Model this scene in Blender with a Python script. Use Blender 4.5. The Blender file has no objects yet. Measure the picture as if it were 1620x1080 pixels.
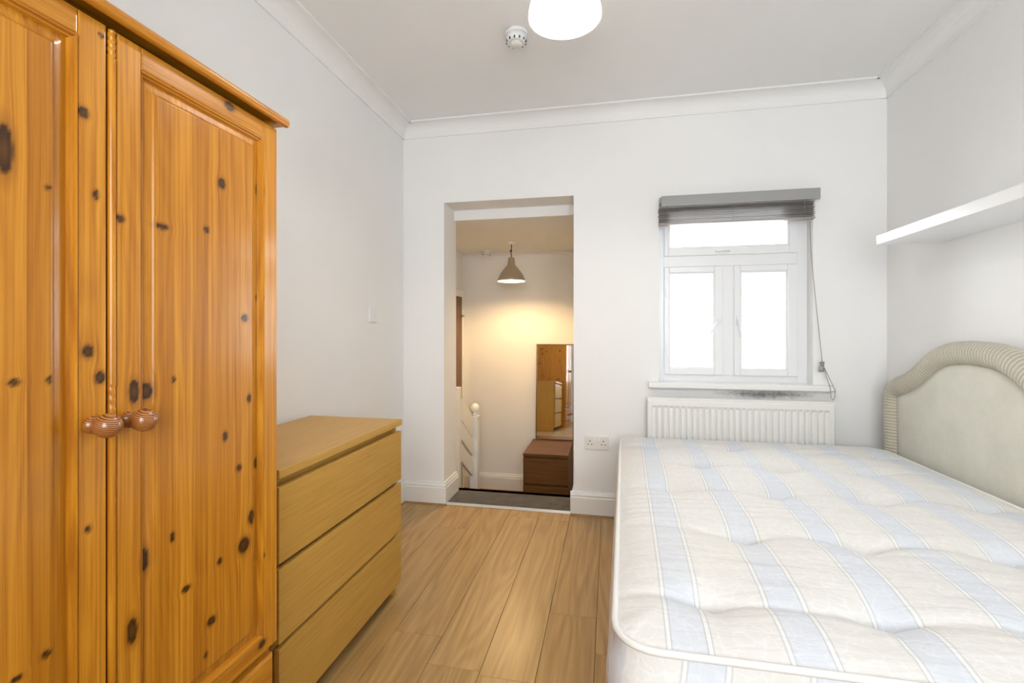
import bpy, bmesh, math, random
from mathutils import Vector, Matrix, noise as mnoise
random.seed(7)
scene = bpy.context.scene
col = scene.collection
PI = math.pi

# ------------------------------------------------------------------ camera
FPX, YAW, V0, CAMH = 755.0, 0.2016, 525.0, 1.169
cd = bpy.data.cameras.new('camera')
cam = bpy.data.objects.new('camera', cd)
col.objects.link(cam)
cam.location = (0, 0, CAMH)
cam.rotation_euler = (PI / 2, 0, YAW)
cd.sensor_width = 36.0
cd.lens = FPX / 1620 * 36
cd.shift_y = -(540 - V0) / 1620
cd.clip_start = 0.02
scene.camera = cam

# ------------------------------------------------------------------ sky, light, exposure
w = bpy.data.worlds.new('overcast_sky')
scene.world = w
w.use_nodes = True
bgn = w.node_tree.nodes['Background']
bgn.inputs[0].default_value = (0.965, 0.985, 1.0, 1)
bgn.inputs[1].default_value = 7.5
vs = scene.view_settings
vs.view_transform = 'Standard'
vs.look = 'None'
vs.gamma = 1
vs.use_curve_mapping = False
vs.exposure = 0.74
LAMP_ROOM = 330.0
LAMP_HALL = 640.0

def portal(name, loc, rot, sx, sy):
    l = bpy.data.lights.new(name, 'AREA')
    l.shape = 'RECTANGLE'; l.size = sx; l.size_y = sy
    l.cycles.is_portal = True
    o = bpy.data.objects.new(name, l)
    o.location = loc; o.rotation_euler = rot
    col.objects.link(o)

# room numbers (metres, camera above the origin, +Y towards the doorway wall)
D = 3.084; DB = 3.345; XL = -1.396; XR = 1.545; YR = -1.0; ZC = 2.585
DX0, DX1, DZ = -1.102, -0.226, 2.046          # doorway
WX0, WX1, WZ0, WZ1 = 0.300, 1.165, 0.858, 1.985   # window in the doorway wall
RX0, RX1, RZ0, RZ1 = -0.50, 1.20, 0.85, 2.25      # window behind the camera
HXL, HXR, HY, HF, HC = -1.525, -0.17, 4.815, -0.455, 1.975   # hall

portal('window_portal', (0.73, DB + .02, 1.42), (-PI / 2, 0, 0), .9, 1.15)
portal('window_rear_offscreen', ((RX0 + RX1) / 2, YR - .16, (RZ0 + RZ1) / 2), (PI / 2, 0, 0), RX1 - RX0, RZ1 - RZ0)

# ------------------------------------------------------------------ node helpers
def new_mat(name):
    m = bpy.data.materials.new(name); m.use_nodes = True
    nt = m.node_tree
    return m, nt, nt.nodes['Principled BSDF']

def N(nt, t, **kw):
    n = nt.nodes.new(t)
    for k, v in kw.items():
        if k.startswith('i_'):
            n.inputs[k[2:].replace('_', ' ')].default_value = v
        else:
            setattr(n, k, v)
    return n

def L(nt, a, b):
    nt.links.new(a, b)

def math_n(nt, op, a, b=None, c=None, clamp=False):
    n = nt.nodes.new('ShaderNodeMath'); n.operation = op; n.use_clamp = clamp
    for i, x in enumerate((a, b, c)):
        if x is None: continue
        if isinstance(x, (int, float)): n.inputs[i].default_value = x
        else: nt.links.new(x, n.inputs[i])
    return n.outputs[0]

def mix(nt, fac, a, b, mode='MIX'):
    n = nt.nodes.new('ShaderNodeMix'); n.data_type = 'RGBA'; n.blend_type = mode
    for s, x in ((n.inputs[0], fac), (n.inputs[6], a), (n.inputs[7], b)):
        if isinstance(x, (int, float)): s.default_value = x
        elif isinstance(x, tuple): s.default_value = (x[0], x[1], x[2], 1)
        else: nt.links.new(x, s)
    return n.outputs[2]

def ramp(nt, fac, stops):
    n = nt.nodes.new('ShaderNodeValToRGB')
    e = n.color_ramp.elements
    while len(e) < len(stops): e.new(0.5)
    for el, (p, c) in zip(e, stops):
        el.position = p; el.color = (c[0], c[1], c[2], 1) if isinstance(c, tuple) else (c, c, c, 1)
    nt.links.new(fac, n.inputs[0])
    return n.outputs[0]

def bump(nt, bs, h, strength=.2, dist=.01):
    b = nt.nodes.new('ShaderNodeBump')
    b.inputs['Strength'].default_value = strength; b.inputs['Distance'].default_value = dist
    nt.links.new(h, b.inputs['Height']); nt.links.new(b.outputs[0], bs.inputs['Normal'])

def objco(nt, scale=(1, 1, 1), rnd=0.0):
    tc = N(nt, 'ShaderNodeTexCoord')
    mp = N(nt, 'ShaderNodeMapping')
    mp.inputs['Scale'].default_value = scale
    src = tc.outputs['Object']
    if rnd:
        oi = N(nt, 'ShaderNodeObjectInfo')
        cx = N(nt, 'ShaderNodeCombineXYZ')
        r = math_n(nt, 'MULTIPLY', oi.outputs['Random'], rnd)
        for i in range(3): L(nt, r, cx.inputs[i])
        va = N(nt, 'ShaderNodeVectorMath', operation='ADD')
        L(nt, src, va.inputs[0]); L(nt, cx.outputs[0], va.inputs[1]); src = va.outputs[0]
    L(nt, src, mp.inputs['Vector'])
    return mp.outputs[0]

def noise(nt, vec, scale=5, detail=4, rough=.55, dist=0):
    n = N(nt, 'ShaderNodeTexNoise')
    n.inputs['Scale'].default_value = scale; n.inputs['Detail'].default_value = detail
    n.inputs['Roughness'].default_value = rough; n.inputs['Distortion'].default_value = dist
    L(nt, vec, n.inputs['Vector'])
    return n.outputs['Fac']

def plain(name, c, rough=.5, metal=0.0, bumpscale=0, bstr=.1, var=0.0, spec=.5):
    m, nt, bs = new_mat(name)
    bs.inputs['Roughness'].default_value = rough
    bs.inputs['Metallic'].default_value = metal
    bs.inputs['Specular IOR Level'].default_value = spec
    v = objco(nt)
    f = noise(nt, v, bumpscale or 9, 3)
    lo = tuple(x * (1 - var) for x in c); hi = tuple(min(1, x * (1 + var)) for x in c)
    L(nt, ramp(nt, f, [(.3, lo), (.7, hi)]), bs.inputs['Base Color'])
    if bumpscale: bump(nt, bs, f, bstr, .004)
    return m

M = {}
# painted plaster
def paint(name, c, mould=False):
    m, nt, bs = new_mat(name)
    bs.inputs['Roughness'].default_value = .62
    bs.inputs['Specular IOR Level'].default_value = .3
    v = objco(nt)
    n1 = noise(nt, v, 2.2, 3)
    base = ramp(nt, n1, [(.3, tuple(x * .975 for x in c)), (.7, c)])
    if mould:
        sx = N(nt, 'ShaderNodeSeparateXYZ'); L(nt, v, sx.inputs[0])
        x, z = sx.outputs[0], sx.outputs[2]
        mz = math_n(nt, 'SUBTRACT', 1, math_n(nt, 'DIVIDE', math_n(nt, 'ABSOLUTE', math_n(nt, 'SUBTRACT', z, .80)), .055), clamp=True)
        mx = math_n(nt, 'SUBTRACT', 1, math_n(nt, 'DIVIDE', math_n(nt, 'ABSOLUTE', math_n(nt, 'SUBTRACT', x, .90)), .50), clamp=True)
        nn = noise(nt, v, 26, 6, .75)
        k = math_n(nt, 'MULTIPLY', math_n(nt, 'MULTIPLY', mz, mx), nn)
        k = ramp(nt, k, [(.17, 0.0), (.42, .75)])
        base = mix(nt, k, base, (.05, .042, .035))
    L(nt, base, bs.inputs['Base Color'])
    bump(nt, bs, noise(nt, v, 90, 3), .05, .003)
    return m
M['wall'] = paint('white_wall_paint', (.90, .898, .893))
M['wall_m'] = paint('white_wall_paint_with_mould', (.90, .898, .893), True)
M['ceil'] = paint('white_ceiling_paint', (.90, .898, .893))
M['hall'] = paint('cream_hall_paint', (.86, .855, .84))
M['gloss'] = plain('white_gloss_paint', (.86, .86, .84), .25)
M['pvc'] = plain('white_plastic', (.85, .86, .875), .28)
M['plastic'] = plain('cream_plastic', (.80, .78, .73), .3)
M['black'] = plain('black_plastic', (.015, .014, .013), .5)
M['steel'] = plain('brushed_steel', (.55, .53, .49), .32, 1.0, 60, .03)
M['strip'] = plain('silver_threshold_strip', (.75, .72, .66), .3, .8)
M['grey'] = plain('grey_rail_paint', (.34, .34, .33), .4)
M['cord'] = plain('grey_cord', (.33, .31, .28), .8)
M['rad'] = plain('white_radiator_enamel', (.84, .83, .80), .3)
M['dark'] = plain('dark_interior', (.05, .035, .02), .7)
M['beadwood'] = plain('brown_bead_wood', (.36, .20, .09), .45, var=.15)
m, nt, bs = new_mat('white_opal_shade')
bs.inputs['Base Color'].default_value = (.9, .88, .83, 1); bs.inputs['Roughness'].default_value = .4
tl_ = N(nt, 'ShaderNodeBsdfTranslucent'); tl_.inputs[0].default_value = (.92, .90, .86, 1)
mxs = N(nt, 'ShaderNodeMixShader'); mxs.inputs[0].default_value = .45
L(nt, bs.outputs[0], mxs.inputs[1]); L(nt, tl_.outputs[0], mxs.inputs[2]); L(nt, mxs.outputs[0], nt.nodes['Material Output'].inputs[0])
M['shade'] = m

def emis(name, c, s):
    m, nt, bs = new_mat(name)
    bs.inputs['Base Color'].default_value = (c[0], c[1], c[2], 1)
    bs.inputs['Emission Color'].default_value = (c[0], c[1], c[2], 1)
    bs.inputs['Emission Strength'].default_value = s
    return m
M['bulb'] = emis('lit_bulb', (1, .95, .885), LAMP_ROOM)
M['bulb_hall'] = emis('lit_warm_bulb', (1, .66, .30), LAMP_HALL)

# window glass: lets light straight through, reflects a little
m, nt, bs = new_mat('window_glass')
nt.nodes.remove(bs)
tr = N(nt, 'ShaderNodeBsdfTransparent'); gl = N(nt, 'ShaderNodeBsdfGlossy')
gl.inputs['Roughness'].default_value = .02
fr = N(nt, 'ShaderNodeFresnel'); fr.inputs[0].default_value = 1.45
tr.inputs[0].default_value = (.97, .98, .98, 1)
mx = N(nt, 'ShaderNodeMixShader')
L(nt, fr.outputs[0], mx.inputs[0]); L(nt, tr.outputs[0], mx.inputs[1]); L(nt, gl.outputs[0], mx.inputs[2])
L(nt, mx.outputs[0], nt.nodes['Material Output'].inputs[0])
M['glass'] = m
m, nt, bs = new_mat('mirror_silver')
bs.inputs['Metallic'].default_value = 1; bs.inputs['Roughness'].default_value = .02
bs.inputs['Base Color'].default_value = (.82, .82, .80, 1)
M['mirror'] = m

# wood: axis = direction of the grain
def wood(name, axis, dark, mid, light, rough=.35, scale=1.0, rnd=9.0, knots=False, coat=0.0, streak=1.0, tone=.12, rings=0.35, bstr=.06, spec=.3):
    m, nt, bs = new_mat(name)
    sc = [(75 if knots else 38) * scale] * 3; sc[axis] = (.8 if knots else 1.3) * scale
    tc = N(nt, 'ShaderNodeTexCoord'); src = tc.outputs['Object']
    oi = N(nt, 'ShaderNodeObjectInfo')
    sep = N(nt, 'ShaderNodeSeparateXYZ'); L(nt, src, sep.inputs[0])
    cmb = N(nt, 'ShaderNodeCombineXYZ')
    r = math_n(nt, 'MULTIPLY', oi.outputs['Random'], rnd)
    side = 1 if axis != 1 else 2
    at = None
    if knots:
        at = N(nt, 'ShaderNodeAttribute', attribute_name='knots')
        sk = N(nt, 'ShaderNodeSeparateColor'); L(nt, at.outputs['Color'], sk.inputs[0])
    for i in range(3):
        x = math_n(nt, 'ADD', sep.outputs[i], r)
        if knots and i == side:
            x = math_n(nt, 'ADD', x, sk.outputs[2])
        L(nt, x, cmb.inputs[i])
    mp = N(nt, 'ShaderNodeMapping'); mp.inputs['Scale'].default_value = sc
    L(nt, cmb.outputs[0], mp.inputs['Vector'])
    fine = noise(nt, mp.outputs[0], 3.0, 5, .6)
    mp2 = N(nt, 'ShaderNodeMapping')
    sc2 = [5.5 * scale] * 3; sc2[axis] = .55 * scale
    mp2.inputs['Scale'].default_value = sc2
    L(nt, cmb.outputs[0], mp2.inputs['Vector'])
    broad = noise(nt, mp2.outputs[0], 1.6, 2, .5)
    rg = math_n(nt, 'SINE', math_n(nt, 'MULTIPLY', broad, 95))
    rg = math_n(nt, 'MULTIPLY_ADD', rg, .5, .5)
    rg = math_n(nt, 'MULTIPLY', rg, rings)
    f = math_n(nt, 'ADD', math_n(nt, 'MULTIPLY', fine, 1.0 - rings * .5), math_n(nt, 'MULTIPLY', rg, .45))
    f = math_n(nt, 'MULTIPLY_ADD', math_n(nt, 'SUBTRACT', f, .5), streak, .5)
    c = ramp(nt, f, [(.28, dark), (.5, mid), (.74, light)])
    tn = math_n(nt, 'MULTIPLY_ADD', oi.outputs['Random'], tone * 2, 1 - tone)
    cc = N(nt, 'ShaderNodeCombineColor')
    L(nt, math_n(nt, 'POWER', tn, .75), cc.inputs[0]); L(nt, tn, cc.inputs[1]); L(nt, math_n(nt, 'POWER', tn, 1.6), cc.inputs[2])
    c = mix(nt, 1.0, c, cc.outputs[0], 'MULTIPLY')
    if knots:
        c = mix(nt, math_n(nt, 'MULTIPLY', sk.outputs[1], .55), c, tuple(x * .55 for x in dark))
        c = mix(nt, math_n(nt, 'MULTIPLY', sk.outputs[0], .97), c, (.022, .007, .003))
    L(nt, c, bs.inputs['Base Color'])
    bs.inputs['Roughness'].default_value = rough
    bs.inputs['Specular IOR Level'].default_value = spec
    if coat:
        bs.inputs['Coat Weight'].default_value = coat
        bs.inputs['Coat Roughness'].default_value = .16
    bump(nt, bs, fine, bstr, .002)
    return m
PD, PM, PL = (.36, .115, .007), (.53, .205, .012), (.67, .300, .026)
M['pine'] = wood('lacquered_pine', 2, PD, PM, PL, .30, .8, knots=True, coat=.30, tone=.17, rings=.16, streak=1.0)
M['pine_h'] = wood('lacquered_pine_crosswise', 1, PD, PM, PL, .30, .8, knots=True, coat=.30, tone=.08, rings=.22, streak=1.1)
M['pine_mould'] = wood('lacquered_pine_moulding', 2, PD, PM, PL, .22, .8, coat=.3, tone=.05)
M['pine_mould_h'] = wood('lacquered_pine_moulding_crosswise', 1, PD, PM, PL, .25, .8, coat=.3, tone=.05)
M['pine_mould_top'] = wood('lacquered_pine_cornice', 1, PD, PM, PL, .3, .8, coat=.2, tone=.03, rings=.15)
M['floor'] = wood('oak_laminate', 1, (.33, .196, .072), (.44, .275, .106), (.545, .36, .158), .32, .55, rnd=23, tone=.07, rings=.40, streak=.85, bstr=.03)
M['oak'] = wood('oak_veneer', 1, (.46, .246, .048), (.56, .318, .067), (.635, .378, .096), .38, .9, tone=.025, rings=.12, streak=.7)
M['oak_x'] = wood('oak_veneer_end', 2, (.46, .246, .048), (.56, .318, .067), (.635, .378, .096), .38, .9, tone=.02, rings=.12, streak=.7)
M['brown'] = wood('brown_veneer', 0, (.105, .045, .013), (.155, .070, .020), (.20, .097, .032), .38, .9, tone=.03, rings=.15)
M['hallfloor'] = wood('brown_hall_boards', 0, (.20, .09, .03), (.30, .15, .055), (.38, .20, .08), .4, .6)
M['darkdoor'] = wood('dark_brown_door_wood', 2, (.10, .045, .02), (.16, .075, .032), (.21, .10, .045), .4, .6)
# turned knob: concentric rings of the grain
m, nt, bs = new_mat('turned_pine_knob')
wv = N(nt, 'ShaderNodeTexWave', wave_type='RINGS', rings_direction='Y')
wv.inputs['Scale'].default_value = 105; wv.inputs['Distortion'].default_value = 1.2; wv.inputs['Detail'].default_value = 1
tcm = objco(nt, (1, .3, 1)); L(nt, tcm, wv.inputs['Vector'])
L(nt, ramp(nt, wv.outputs['Fac'], [(.25, (.16, .045, .010)), (.75, (.50, .20, .055))]), bs.inputs['Base Color'])
bs.inputs['Roughness'].default_value = .28; bs.inputs['Coat Weight'].default_value = .5
M['knob'] = m
# carpet
m, nt, bs = new_mat('grey_carpet')
v = objco(nt)
f1 = noise(nt, v, 260, 3, .7); f2 = noise(nt, v, 14, 3)
L(nt, mix(nt, .4, ramp(nt, f1, [(.35, (.09, .082, .075)), (.7, (.34, .32, .30))]), ramp(nt, f2, [(.3, (.12, .112, .105)), (.7, (.27, .255, .24))])), bs.inputs['Base Color'])
bs.inputs['Roughness'].default_value = 1; bs.inputs['Specular IOR Level'].default_value = .05
bump(nt, bs, f1, 1.0, .01)
M['carpet'] = m
# blind slats: weathered grey brown wood
M['slat'] = wood('weathered_grey_slat', 0, (.25, .215, .20), (.37, .34, .33), (.48, .45, .44), .55, 1.2, tone=.22, rings=.2)

# mattress ticking, stripes along the stripe coordinate kept in the UV map
def ticking(name, border=False):
    m, nt, bs = new_mat(name)
    uv = N(nt, 'ShaderNodeUVMap', uv_map='stripe')
    sx = N(nt, 'ShaderNodeSeparateXYZ'); L(nt, uv.outputs[0], sx.inputs[0])
    P = .222
    ph = math_n(nt, 'FRACT', math_n(nt, 'DIVIDE', math_n(nt, 'SUBTRACT', sx.outputs[0], .113), P))
    blue = math_n(nt, 'MULTIPLY', math_n(nt, 'GREATER_THAN', ph, .03), math_n(nt, 'LESS_THAN', ph, .345))
    def lines(qs, hw):
        ln = None
        for q in qs:
            a = math_n(nt, 'LESS_THAN', math_n(nt, 'ABSOLUTE', math_n(nt, 'SUBTRACT', ph, q)), hw)
            ln = a if ln is None else math_n(nt, 'MAXIMUM', ln, a)
        return ln
    ln = lines((-.012 + 1, .034, .338, .388), .007); lw = lines((.011, .363), .016)
    v = objco(nt)
    vo = N(nt, 'ShaderNodeTexVoronoi', feature='DISTANCE_TO_EDGE'); vo.inputs['Scale'].default_value = 26
    va = N(nt, 'ShaderNodeVectorMath', operation='MULTIPLY_ADD')
    nz = N(nt, 'ShaderNodeTexNoise'); nz.inputs['Scale'].default_value = 18; L(nt, v, nz.inputs['Vector'])
    L(nt, nz.outputs['Color'], va.inputs[0]); va.inputs[1].default_value = (.06, .06, .06); L(nt, v, va.inputs[2])
    L(nt, va.outputs[0], vo.inputs['Vector'])
    dam = ramp(nt, vo.outputs['Distance'], [(.02, 0.0), (.10, 1.0)])
    cream = mix(nt, dam, (.775, .765, .75), (.745, .73, .71))
    bl = mix(nt, dam, (.705, .73, .775), (.67, .70, .755))
    c = mix(nt, blue, cream, bl)
    c = mix(nt, math_n(nt, 'MULTIPLY', ln, .7), c, (.54, .55, .58)); c = mix(nt, lw, c, (.80, .80, .79))
    big = noise(nt, v, 3, 3)
    c = mix(nt, math_n(nt, 'MULTIPLY', ramp(nt, big, [(.5, 0.0), (.75, 1.0)]), .18), c, (.80, .76, .62))
    L(nt, c, bs.inputs['Base Color'])
    bs.inputs['Roughness'].default_value = .75; bs.inputs['Specular IOR Level'].default_value = .2
    mp = N(nt, 'ShaderNodeMapping'); mp.inputs['Scale'].default_value = (7, 34, 20) if not border else (20, 20, 9)
    L(nt, v, mp.inputs['Vector'])
    wr = noise(nt, mp.outputs[0], 1.0, 3, .5, .6)
    h = math_n(nt, 'ADD', wr, math_n(nt, 'MULTIPLY', dam, .05))
    bump(nt, bs, h, .35, .012)
    return m
M['tick'] = ticking('striped_damask_ticking')
M['tickb'] = ticking('striped_damask_border', True)
M['piping'] = plain('white_piping_tape', (.80, .79, .76), .7, bumpscale=200, bstr=.2)
M['button'] = plain('tuft_thread', (.70, .69, .66), .8)
M['divan'] = plain('beige_divan_fabric', (.62, .57, .50), .9, bumpscale=220, bstr=.3, var=.06)
# headboard velvet
m, nt, bs = new_mat('pale_green_velvet')
v = objco(nt)
f1 = noise(nt, v, 7, 5, .65); f2 = noise(nt, v, 300, 2)
L(nt, mix(nt, .25, ramp(nt, f1, [(.3, (.58, .565, .47)), (.7, (.70, .685, .59))]), ramp(nt, f2, [(.3, (.54, .525, .44)), (.7, (.73, .72, .63))])), bs.inputs['Base Color'])
bs.inputs['Roughness'].default_value = .85; bs.inputs['Sheen Weight'].default_value = .4
bump(nt, bs, f2, .25, .003)
M['velvet'] = m
m, nt, bs = new_mat('ruched_beige_velvet')
uv = N(nt, 'ShaderNodeUVMap', uv_map='run')
sx = N(nt, 'ShaderNodeSeparateXYZ'); L(nt, uv.outputs[0], sx.inputs[0])
st = math_n(nt, 'MULTIPLY_ADD', math_n(nt, 'SINE', math_n(nt, 'MULTIPLY', sx.outputs[0], 2 * PI / .016)), .5, .5)
st2 = math_n(nt, 'MULTIPLY_ADD', math_n(nt, 'SINE', math_n(nt, 'MULTIPLY', sx.outputs[0], 2 * PI / .0087)), .2, 0)
f = math_n(nt, 'ADD', st, st2)
L(nt, ramp(nt, f, [(.0, (.42, .375, .285)), (.6, (.53, .485, .385)), (1.0, (.66, .62, .52))]), bs.inputs['Base Color'])
bs.inputs['Roughness'].default_value = .85; bs.inputs['Sheen Weight'].default_value = .4
M['ruche'] = m

# ------------------------------------------------------------------ mesh helpers
class MB:
    def __init__(s): s.v = []; s.f = []; s.sm = set()
    def box(s, x0, x1, y0, y1, z0, z1):
        b = len(s.v)
        s.v += [(x, y, z) for z in (z0, z1) for y in (y0, y1) for x in (x0, x1)]
        s.f += [tuple(b + i for i in q) for q in ((0, 2, 3, 1), (4, 5, 7, 6), (0, 1, 5, 4), (2, 6, 7, 3), (0, 4, 6, 2), (1, 3, 7, 5))]
        return s
    def lathe(s, prof, c, axis='Z', n=32):
        b = len(s.v)
        for r, h in prof:
            for k in range(n):
                a = 2 * PI * k / n; p, q = r * math.cos(a), r * math.sin(a)
                s.v.append((c[0] + p, c[1] + q, c[2] + h) if axis == 'Z' else ((c[0] + h, c[1] + p, c[2] + q) if axis == 'X' else (c[0] + q, c[1] + h, c[2] + p)))
        for i in range(len(prof) - 1):
            for k in range(n):
                k2 = (k + 1) % n
                s.sm.add(len(s.f)); s.f.append((b + i * n + k, b + i * n + k2, b + (i + 1) * n + k2, b + (i + 1) * n + k))
        s.f.append(tuple(b + k for k in reversed(range(n))))
        e = b + (len(prof) - 1) * n
        s.f.append(tuple(e + k for k in range(n)))
        return s
    def tube(s, pts, r, n=8, closed=False):
        pts = [Vector(p) for p in pts]; b = len(s.v); m = len(pts)
        up = Vector((0, 0, 1)); prev = None
        for i, p in enumerate(pts):
            t = (pts[(i + 1) % m] - pts[i - 1]) if closed else (pts[min(i + 1, m - 1)] - pts[max(i - 1, 0)])
            t.normalize()
            if prev is None:
                u = t.cross(up)
                if u.length < 1e-3: u = t.cross(Vector((1, 0, 0)))
            else:
                u = prev - t * prev.dot(t)
            u.normalize(); prev = u; w2 = t.cross(u)
            for k in range(n):
                a = 2 * PI * k / n
                s.v.append(tuple(p + u * (r * math.cos(a)) + w2 * (r * math.sin(a))))
        for i in range(m if closed else m - 1):
            j = (i + 1) % m
            for k in range(n):
                k2 = (k + 1) % n
                s.sm.add(len(s.f)); s.f.append((b + i * n + k, b + j * n + k, b + j * n + k2, b + i * n + k2))
        if not closed:
            s.f.append(tuple(b + k for k in range(n))); s.f.append(tuple(b + (m - 1) * n + k for k in reversed(range(n))))
        return s
    def extrude(s, prof, axis, a0, a1):
        """prof: list of 2-D points; axis 'X' -> (y,z) profile along x, 'Y' -> (x,z) along y, 'Z' -> (x,y) along z"""
        b = len(s.v); n = len(prof)
        for a in (a0, a1):
            for p, q in prof:
                s.v.append((a, p, q) if axis == 'X' else ((p, a, q) if axis == 'Y' else (p, q, a)))
        for k in range(n):
            k2 = (k + 1) % n
            s.f.append((b + k, b + k2, b + n + k2, b + n + k))
        s.f.append(tuple(b + k for k in reversed(range(n)))); s.f.append(tuple(b + n + k for k in range(n)))
        return s
    def bar(s, a, b_, w_, h_):
        """box beam from a to b_, width w_ (sideways), height h_"""
        a = Vector(a); b_ = Vector(b_); t = (b_ - a).normalized()
        u = t.cross(Vector((0, 0, 1))).normalized() * (w_ / 2); q = u.cross(t).normalized() * (h_ / 2)
        i = len(s.v)
        for p in (a, b_):
            s.v += [tuple(p - u - q), tuple(p + u - q), tuple(p + u + q), tuple(p - u + q)]
        s.f += [tuple(i + k for k in f) for f in ((0, 1, 2, 3), (7, 6, 5, 4), (0, 4, 5, 1), (1, 5, 6, 2), (2, 6, 7, 3), (3, 7, 4, 0))]
        return s
    def build(s, name, mat, parent=None, bevel=0, smooth=False, seg=2):
        o_ = Vector((0, 0, 0)); pp = parent
        while pp is not None: o_ += pp.location; pp = pp.parent
        me = bpy.data.meshes.new(name)
        me.from_pydata([tuple(Vector(p) - o_) for p in s.v], [], s.f)
        bm = bmesh.new(); bm.from_mesh(me)
        bm.faces.ensure_lookup_table()
        for i in s.sm: bm.faces[i].smooth = True
        bmesh.ops.recalc_face_normals(bm, faces=bm.faces)
        if bevel:
            ed = [e for e in bm.edges if len(e.link_faces) == 2 and e.calc_face_angle(0) > .6]
            bmesh.ops.bevel(bm, geom=ed, offset=bevel, segments=seg, affect='EDGES', profile=.6, clamp_overlap=True)
        if smooth:
            for f_ in bm.faces: f_.smooth = True
        bm.to_mesh(me); bm.free()
        me.materials.append(M[mat])
        o = bpy.data.objects.new(name, me); col.objects.link(o)
        if parent is not None: o.parent = parent
        return o

def tag(o, label, cat, group=None, kind=None):
    o['label'] = label; o['category'] = cat
    if group: o['group'] = group
    if kind: o['kind'] = kind
    return o
def thing(name, label, cat, loc, group=None, kind=None):
    o = bpy.data.objects.new(name, None); o.empty_display_size = .05
    o.location = loc; col.objects.link(o)
    return tag(o, label, cat, group, kind)
def S(o, label, cat): return tag(o, label, cat, kind='structure')

# ------------------------------------------------------------------ the shell
FT = -.012
floor = S(MB().box(XL, XR, YR, D, -.12, FT).build('floor', 'beadwood'), 'bedroom floor of oak laminate planks', 'floor')
# laminate planks, 0.193 wide, running towards the doorway
PW = .1932; PLEN = 1.38; x = -.0515
edges = sorted([-.0515 + k * PW for k in range(-8, 10)])
cuts = {-.2447: [.60, 1.98], -.0515: [.38, 1.76], -.824: [.36, 1.748], -.4379: [.19, 1.57], -.6311: [.21, 1.60]}
cache = {}
for i, x0 in enumerate(edges):
    xa, xb = max(x0, XL), min(x0 + PW, XR)
    if xb - xa < .015: continue
    ck = [v_ for k_, v_ in cuts.items() if abs(k_ - x0) < .01]
    first = (ck[0][0] if ck else -.85 + ((i * 0.53) % 1.0) * PLEN)
    while first > YR: first -= PLEN
    y = first
    while y < D:
        ya, yb = max(y, YR), min(y + PLEN, D)
        if yb - ya > .01:
            wx, wy = round(xb - xa - .0012, 4), round(yb - ya - .0012, 4)
            key = (wx, wy)
            if key not in cache:
                o = MB().box(-wx / 2, wx / 2, -wy / 2, wy / 2, 0, -FT).build('plank', 'floor', None, .0012, seg=1)
                cache[key] = o
            else:
                o = cache[key].copy(); col.objects.link(o)
            o.location = ((xa + xb) / 2, (ya + yb) / 2, FT); o.parent = floor
        y += PLEN

wb = MB()
wb.box(XL - .15, DX0, D, DB, HF, ZC + .1)                      # left of the doorway
wb.box(DX0, DX1, D, DB, DZ, ZC + .1)                           # above the doorway
wb.box(DX0, DX1, DB - .04, DB, HC, DZ)                         # downstand at the hall side
wb.box(DX1, WX0, D, DB, HF, ZC + .1)
wb.box(WX0, WX1, D, DB, HF, WZ0)
wb.box(WX0, WX1, D, DB, WZ1, ZC + .1)
wb.box(WX1, XR + .15, D, DB, HF, ZC + .1)
S(wb.build('wall_back', 'wall_m'), 'white wall with the open doorway and the window', 'wall')
S(MB().box(XL - .15, XL, YR - .15, D, -.12, ZC + .1).build('wall_left', 'wall'), 'white wall behind the pine wardrobe and the chest', 'wall')
S(MB().box(XR, XR + .15, YR - .15, D, -.12, ZC + .1).build('wall_right', 'wall'), 'white wall carrying the long shelf above the headboard', 'wall')
wr_ = MB()
wr_.box(XL, RX0, YR - .15, YR, -.12, ZC + .1); wr_.box(RX1, XR, YR - .15, YR, -.12, ZC + .1)
wr_.box(RX0, RX1, YR - .15, YR, -.12, RZ0); wr_.box(RX0, RX1, YR - .15, YR, RZ1, ZC + .1)
S(wr_.build('wall_rear', 'wall'), 'white wall facing the doorway, with a wide window', 'wall')
S(MB().box(XL, XR, YR, D, ZC, ZC + .1).build('ceiling', 'ceil'), 'plain white bedroom ceiling', 'ceiling')

# cornices: (distance from wall, distance below ceiling)
def cove(wd, hd):
    pts = [(0, 0), (0, -hd), (.008, -hd), (.008, -hd + .012)]
    for k in range(1, 8):
        a = k / 8 * PI / 2
        pts.append((.008 + (wd - .02) * (1 - math.cos(a)), -hd + .012 + (hd - .022) * math.sin(a)))
    pts += [(wd - .012, -.010), (wd, -.010), (wd, 0)]
    return pts
cp = cove(.09, .088)
S(MB().extrude([(D - p, ZC + q) for p, q in cp], 'X', XL, XR).build('trim_1', 'ceil'), 'white coved cornice above the doorway and window', 'cornice')
S(MB().extrude([(XL + p, ZC + q) for p, q in cp], 'Y', YR, D).build('trim_2', 'ceil'), 'white coved cornice above the wardrobe', 'cornice')
S(MB().extrude([(XR - p, ZC + q) for p, q in cp], 'Y', YR, D).build('trim_3', 'ceil'), 'white coved cornice above the long shelf', 'cornice')
S(MB().extrude([(YR + p, ZC + q) for p, q in cp], 'X', XL, XR).build('trim_4', 'ceil'), 'white coved cornice above the wide rear window', 'cornice')

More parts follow.
